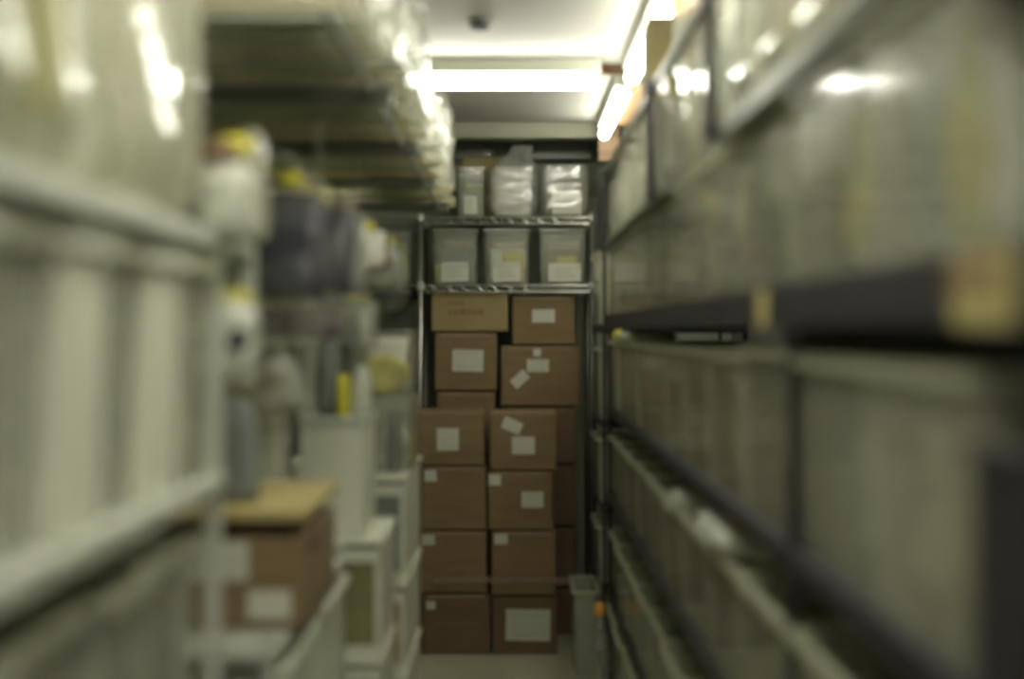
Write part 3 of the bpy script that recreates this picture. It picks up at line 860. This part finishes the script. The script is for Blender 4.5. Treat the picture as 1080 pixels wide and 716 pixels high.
for i, h in enumerate((.30, .30, .28)):
    window_box(-.78, -.42, 4.9, 5.6, z + .001, h, ['white plastic box on the floor in the last left stack', 'white plastic box in the middle of the last left stack', 'white plastic box on top of the last left stack'][i], 'grey', 'white boxes in the last left stack')
    z += h
# white box with taller side standing on the nearer stack
root = empty('white_carton', (-.43, 3.55, ZL3)); tag(root, 'plain white box standing on the nearer stack behind the lidded carton', 'box')
obj('body', bx(-.08, .075, -.14, .14, 0, .27, .006), M_bin_white, root)
obj('lid', bx(-.085, .080, -.145, .145, .2705, .288, .004), M_white_metal, root)
for i, (x, c) in enumerate(((-.66, 'grey'), (-.575, 'white'))):
    o = packet(x, 3.50, ZL3, .07, .2, .27, c, f'{c} upright wrapped pack left of the plain white box', None, seed=i+3)
# frosted bins behind the lidded carton
for i, x in enumerate((-.72, -.57)):
    storage_bin(x, 3.14, EYE - .524, .125, .22, .34, ['frosted narrow bin behind the lidded carton, next to the white wall side', 'frosted narrow bin behind the lidded carton, nearer the aisle'][i], None, M_bin)
    packet(x, 3.14, EYE - .515, .09, .16, .27, ['grey', 'pale green'][i], ['grey packet in the frosted bin farther from the aisle behind the lidded carton', 'pale green packet in the frosted bin nearer the aisle behind the lidded carton'][i], None, seed=i+9)
bag(-.60, 3.14, EYE - .180, .26, .26, .17, 'domed white bag resting on frosted bins above the lidded carton', 'round', M_bag_white, 98)
# clear bin with dark grey content on the farther stack
storage_bin(-.352, 4.26, ZL4, .125, .42, .21, 'clear bin holding a dark grey folded item beside the carton stack on the left', None, M_bin_back)
o = obj('folded_cloth', pouch(.045, .10, .17, 'pinch', 12, .14), PACK['dark grey'], None, (-.340, 4.11, ZL4 + .006), smooth=True); tag(o, 'dark grey folded item standing in the clear left bin', 'cloth')
packet(-.356, 4.32, ZL4 + .006, .08, .18, .15, 'white', 'white packet behind the dark folded item in the clear left bin', None, seed=31)
o = obj('yellow_strip', bx(-.004, .004, -.06, .06, 0, .10, .001), M_yellow, None, (-.2775, 4.30, ZL4 + .003)); 
o.location = (-.300, 4.30, ZL4 + .010)
tag(o, 'thin yellow strip inside the side of the clear left bin', 'strip')
# board shelf above it with yellow garment bag
bb = bag(-.385, 4.28, ZL4 + .216, .185, .28, .19, 'clear bag of bright yellow garments with square top on the left bin', 'none', M_bag, 33, lump=.06, e=.3)
o = obj('folded_garment', pouch(.13, .18, .11, 'round', 34, .35, e=.8), PACK['yellow'], None, (-.385, 4.24, ZL4 + .225), smooth=True); tag(o, 'bright yellow folded garment inside the square-topped left bag', 'garment')
packet(-.385, 4.375, ZL4 + .225, .13, .09, .16, 'white', 'white packet behind the bright yellow garment, square-topped left bag', None, seed=35)
# items on the plain white box
TW = ZL3 + .289
o = obj('white_bottle_bag', pouch(.05, .08, .125, 'round', 14, .06), M_bag_white, None, (-.372, 3.52, TW), smooth=True); tag(o, 'rounded white bag standing on the plain white box, next to the aisle', 'bag')
o = obj('yellow_packet', pouch(.026, .05, .10, 'pinch', 15, .10), M_yellow, None, (-.412, 3.47, TW), smooth=True); tag(o, 'slim yellow and white packet left of the rounded white bag', 'packet')
o = obj('grey_packet', pouch(.045, .08, .19, 'pinch', 16, .08), PACK['grey'], None, (-.455, 3.52, TW), smooth=True); tag(o, 'grey-brown slim packet behind the white upright board', 'packet')
o = obj('white_board', bx(-.016, .016, -.08, .08, 0, .245, .002), M_bag_white, None, (-.500, 3.50, TW)); tag(o, 'tall narrow white board upright on the plain white box', 'board')

# ------------------------------------------------------------------ hanging bags
def rod(y0, y1, x, z, label):
    root = empty('hanging_rail', (x, (y0+y1)/2, z)); tag(root, label, 'rail')
    h = (y1-y0)/2
    bm = bmesh.new(); tube(bm, (0, -h, 0), (0, h, 0), .006, 12); obj('rod', bm, M_grey, root, smooth=True)
    for s in (-1, 1):
        bm = bmesh.new(); tube(bm, (0, s*h*.55, 0), (0, s*h*.55, EYE + .535 - z), .0018, 8); obj('hanger_wire', bm, M_grey, root)
    return root
rod(2.45, 4.75, -.40, EYE + .305, 'steel rail under the high left deck holding the hanging bags')
hang = [(2.62, .12, .30, 'dark grey', M_bag, 'nearest dark one'), (2.78, .12, .29, 'dark grey', M_bag, 'second dark one'), (2.94, .11, .27, 'dark grey', M_bag, 'third dark one'),
        (3.10, .10, .24, 'white', M_bag, 'first clear one'), (3.26, .10, .25, 'grey', M_bag, 'second clear one'), (3.42, .10, .20, 'cream', M_bag, 'third clear one'),
        (3.80, .10, .142, 'white', M_bag, 'bright shiny one'), (3.98, .10, .140, 'brown', M_bag, 'brownish one'), (4.20, .11, .142, 'grey', M_bag_gloss, 'grey translucent one'), (4.42, .12, .21, 'grey', M_bag, 'farthest one')]
for i, (y, w, h, c, m, w_) in enumerate(hang):
    ww = .13 if c == 'dark grey' else .11
    m = M_bag_gloss if m is M_bag_gloss else M_bag_thin
    zt = EYE + .275
    root = empty('hanging_bag', (-.40, y, zt - h)); tag(root, f'clear garment bag clipped to the left rail, {w_}', 'bag', 'bags hanging from the left rail')
    obj('film', pouch(ww, w, h, 'pinch' if c == 'dark grey' else 'knot', i + 110, .12, nr=14, ns=28), m, root, smooth=True)
    ox = R.uniform(-.015, .015); bm = bx(ox - .018, ox + .018, -.008, .008, h - .004, h + .020, .002); obj('clip', bm, [M_yellow, M_tag, M_yellow, M_yellow, M_tag_brown, M_yellow][i % 6], root)
    root.location.x += R.uniform(-.02, .012); root.rotation_euler.z = R.uniform(-.35, .35)
    bm = bmesh.new(); tube(bm, (ox, 0, h + .020), (ox, 0, h + .024), .004, 8); obj('hook', bm, M_steel, root)
    o = obj('garment', pouch(ww*.92, w*.9, h*.66, 'pinch', i + 130, .10, nr=10, ns=20), PACK[c], None, (root.location.x, y, zt - h*.72), smooth=True)
    tag(o, f'{c} garment inside the hanging bag on the left rail, {w_}', 'garment', 'garments in the hanging bags')
# second tier of hanging bags
rod(3.7, 4.3, -.43, EYE + .108, 'short lower rail under the hanging bags on the left')
for i, (y, c) in enumerate(((3.82, 'grey'), (3.96, 'white'), (4.10, 'grey'))):
    root = empty('hanging_bag', (-.43, y, EYE - .046)); tag(root, f'narrow clear bag with yellow clip on the lower left rail, {ORD[i]} from the camera', 'bag', 'bags hanging from the lower rail')
    obj('film', pouch(.085, .08, .135, 'pinch', i + 150, .08), M_bag, root, smooth=True)
    obj('clip', bx(-.02, .02, -.007, .007, .131, .147, .002), M_yellow, root)
    o = obj('garment', pouch(.055, .05, .10, 'pinch', i + 160, .1), PACK[c], None, (-.43, y, EYE - .040), smooth=True); tag(o, f'{c} item in the {ORD[i]} narrow bag of the lower left rail', 'garment', 'items in the lower hanging bags')
# items behind / below the dark bags
o = obj('wall_shelf', bx(-1.20, -.50, 2.7, 4.6, EYE - .035, EYE - .01, .003), M_white_metal)
tag(o, 'pale shelf board deep behind the hanging bags on the left', 'shelf')
for i, (x, y, w, h, c) in enumerate(((-.60, 2.82, .12, .07, 'yellow'), (-.74, 2.85, .12, .075, 'brown'), (-.58, 3.1, .14, .06, 'plum'), (-.60, 3.4, .12, .08, 'tan'), (-.62, 3.7, .14, .14, 'olive'), (-.62, 4.0, .14, .12, 'cream'), (-.62, 4.3, .14, .13, 'grey'))):
    packet(x, y, EYE - .009, w, .14, h, c, f'{c} packet on the pale shelf board behind the hanging bags', 'packets behind the hanging bags', seed=i*8.8)
packet(-.46, 3.22, EYE - .175 + .160, .13, .12, .07, 'plum', 'dark plum pouch resting on the domed white bag', None, seed=77)

# ------------------------------------------------------------------ high left deck with bags on top
TZ = EYE + .545
root = empty('overhead_rack', (-.72, 4.3, TZ)); tag(root, 'high slatted rack overhanging the left side of the aisle, seen from below', 'rack')
for s, x in ((0, -.478 + .945), (1, -.46)):
    pass
obj('front_rail', bx(.400, .412, -1.92, 1.92, -.020, 0, .003), M_grey, root)
obj('rear_rail', bx(-.468, -.452, -1.92, 1.92, -.030, 0, .003), M_grey, root)
slat_cols = ['cream', 'olive', 'tan', 'pale green', 'tan', 'grey']
slat_m = [mat('slat_olive', (.52, .50, .30), .6), mat('slat_green', (.40, .43, .28), .6), mat('slat_tan', (.62, .54, .34), .6), mat('slat_grey', (.45, .47, .38), .5)]
n = 40
for k in range(n):
    y = -1.90 + 3.80 * k / (n - 1)
    obj('slat', bx(-.452, .455 + R.uniform(-.02, .05), y - .020, y + .020, .0015, .010), slat_m[R.randrange(4)], root)
for (y) in (-1.1, -.2, .75, 1.7):
    obj('cross_beam', bx(-.451, .451, y - .03, y + .03, -.035, -.0005, .002), M_grey, root)
for (x, y) in ((-.44, -1.88), (-.44, 1.88)):
    obj('post', bx(x - .014, x + .014, y - .014, y + .014, -TZ, -.0305), M_white_metal, root)
obj('post', bx(-.16, -.132, -1.85, -1.822, -.5, -.036), M_white_metal, root)
# bags on top: two depths
hb = []
y = 2.46; i = 0
cs = ['white', 'cream', 'tan', 'white', 'pale green', 'cream', 'white', 'yellow', 'cream', 'white', 'tan', 'white', 'cream', 'white', 'pale green', 'white', 'cream']
while y < 6.1:
    w = R.uniform(.20, .27)
    h = R.uniform(.20, .23) if 4.15 < y < 5.2 else R.uniform(.36, .41)
    c = cs[i]
    bag(-.425, y + w/2, TZ + .012, .36, w*.90, h, f'clear bag of {c} goods on the high left rack front, {(ORD + ["sixteenth","seventeenth"])[i]} from the camera', 'none', M_bag, 200 + i, group='bags on the high left rack', axis='y', lump=.06)
    packet(-.44, y + w/2, TZ + .016, .26, w*.72, h*.8, c, f'{c} goods in the {(ORD + ["sixteenth","seventeenth"])[i]} bag from the camera, high left rack', 'goods on the high left rack', seed=i*9.1)
    y += w; i += 1
for k in range(6):
    yy = 2.7 + k*.62
    c = ['yellow', 'olive', 'grey', 'yellow', 'tan', 'olive'][k]
    packet(-.88, yy, TZ + .012, .40, .42, .14, c, f'big {c} bundle at the rear of the high left rack, {ORD[k]} from the camera', 'bundles at the rear of the high rack', seed=k*5.5, name='cloth_bundle')
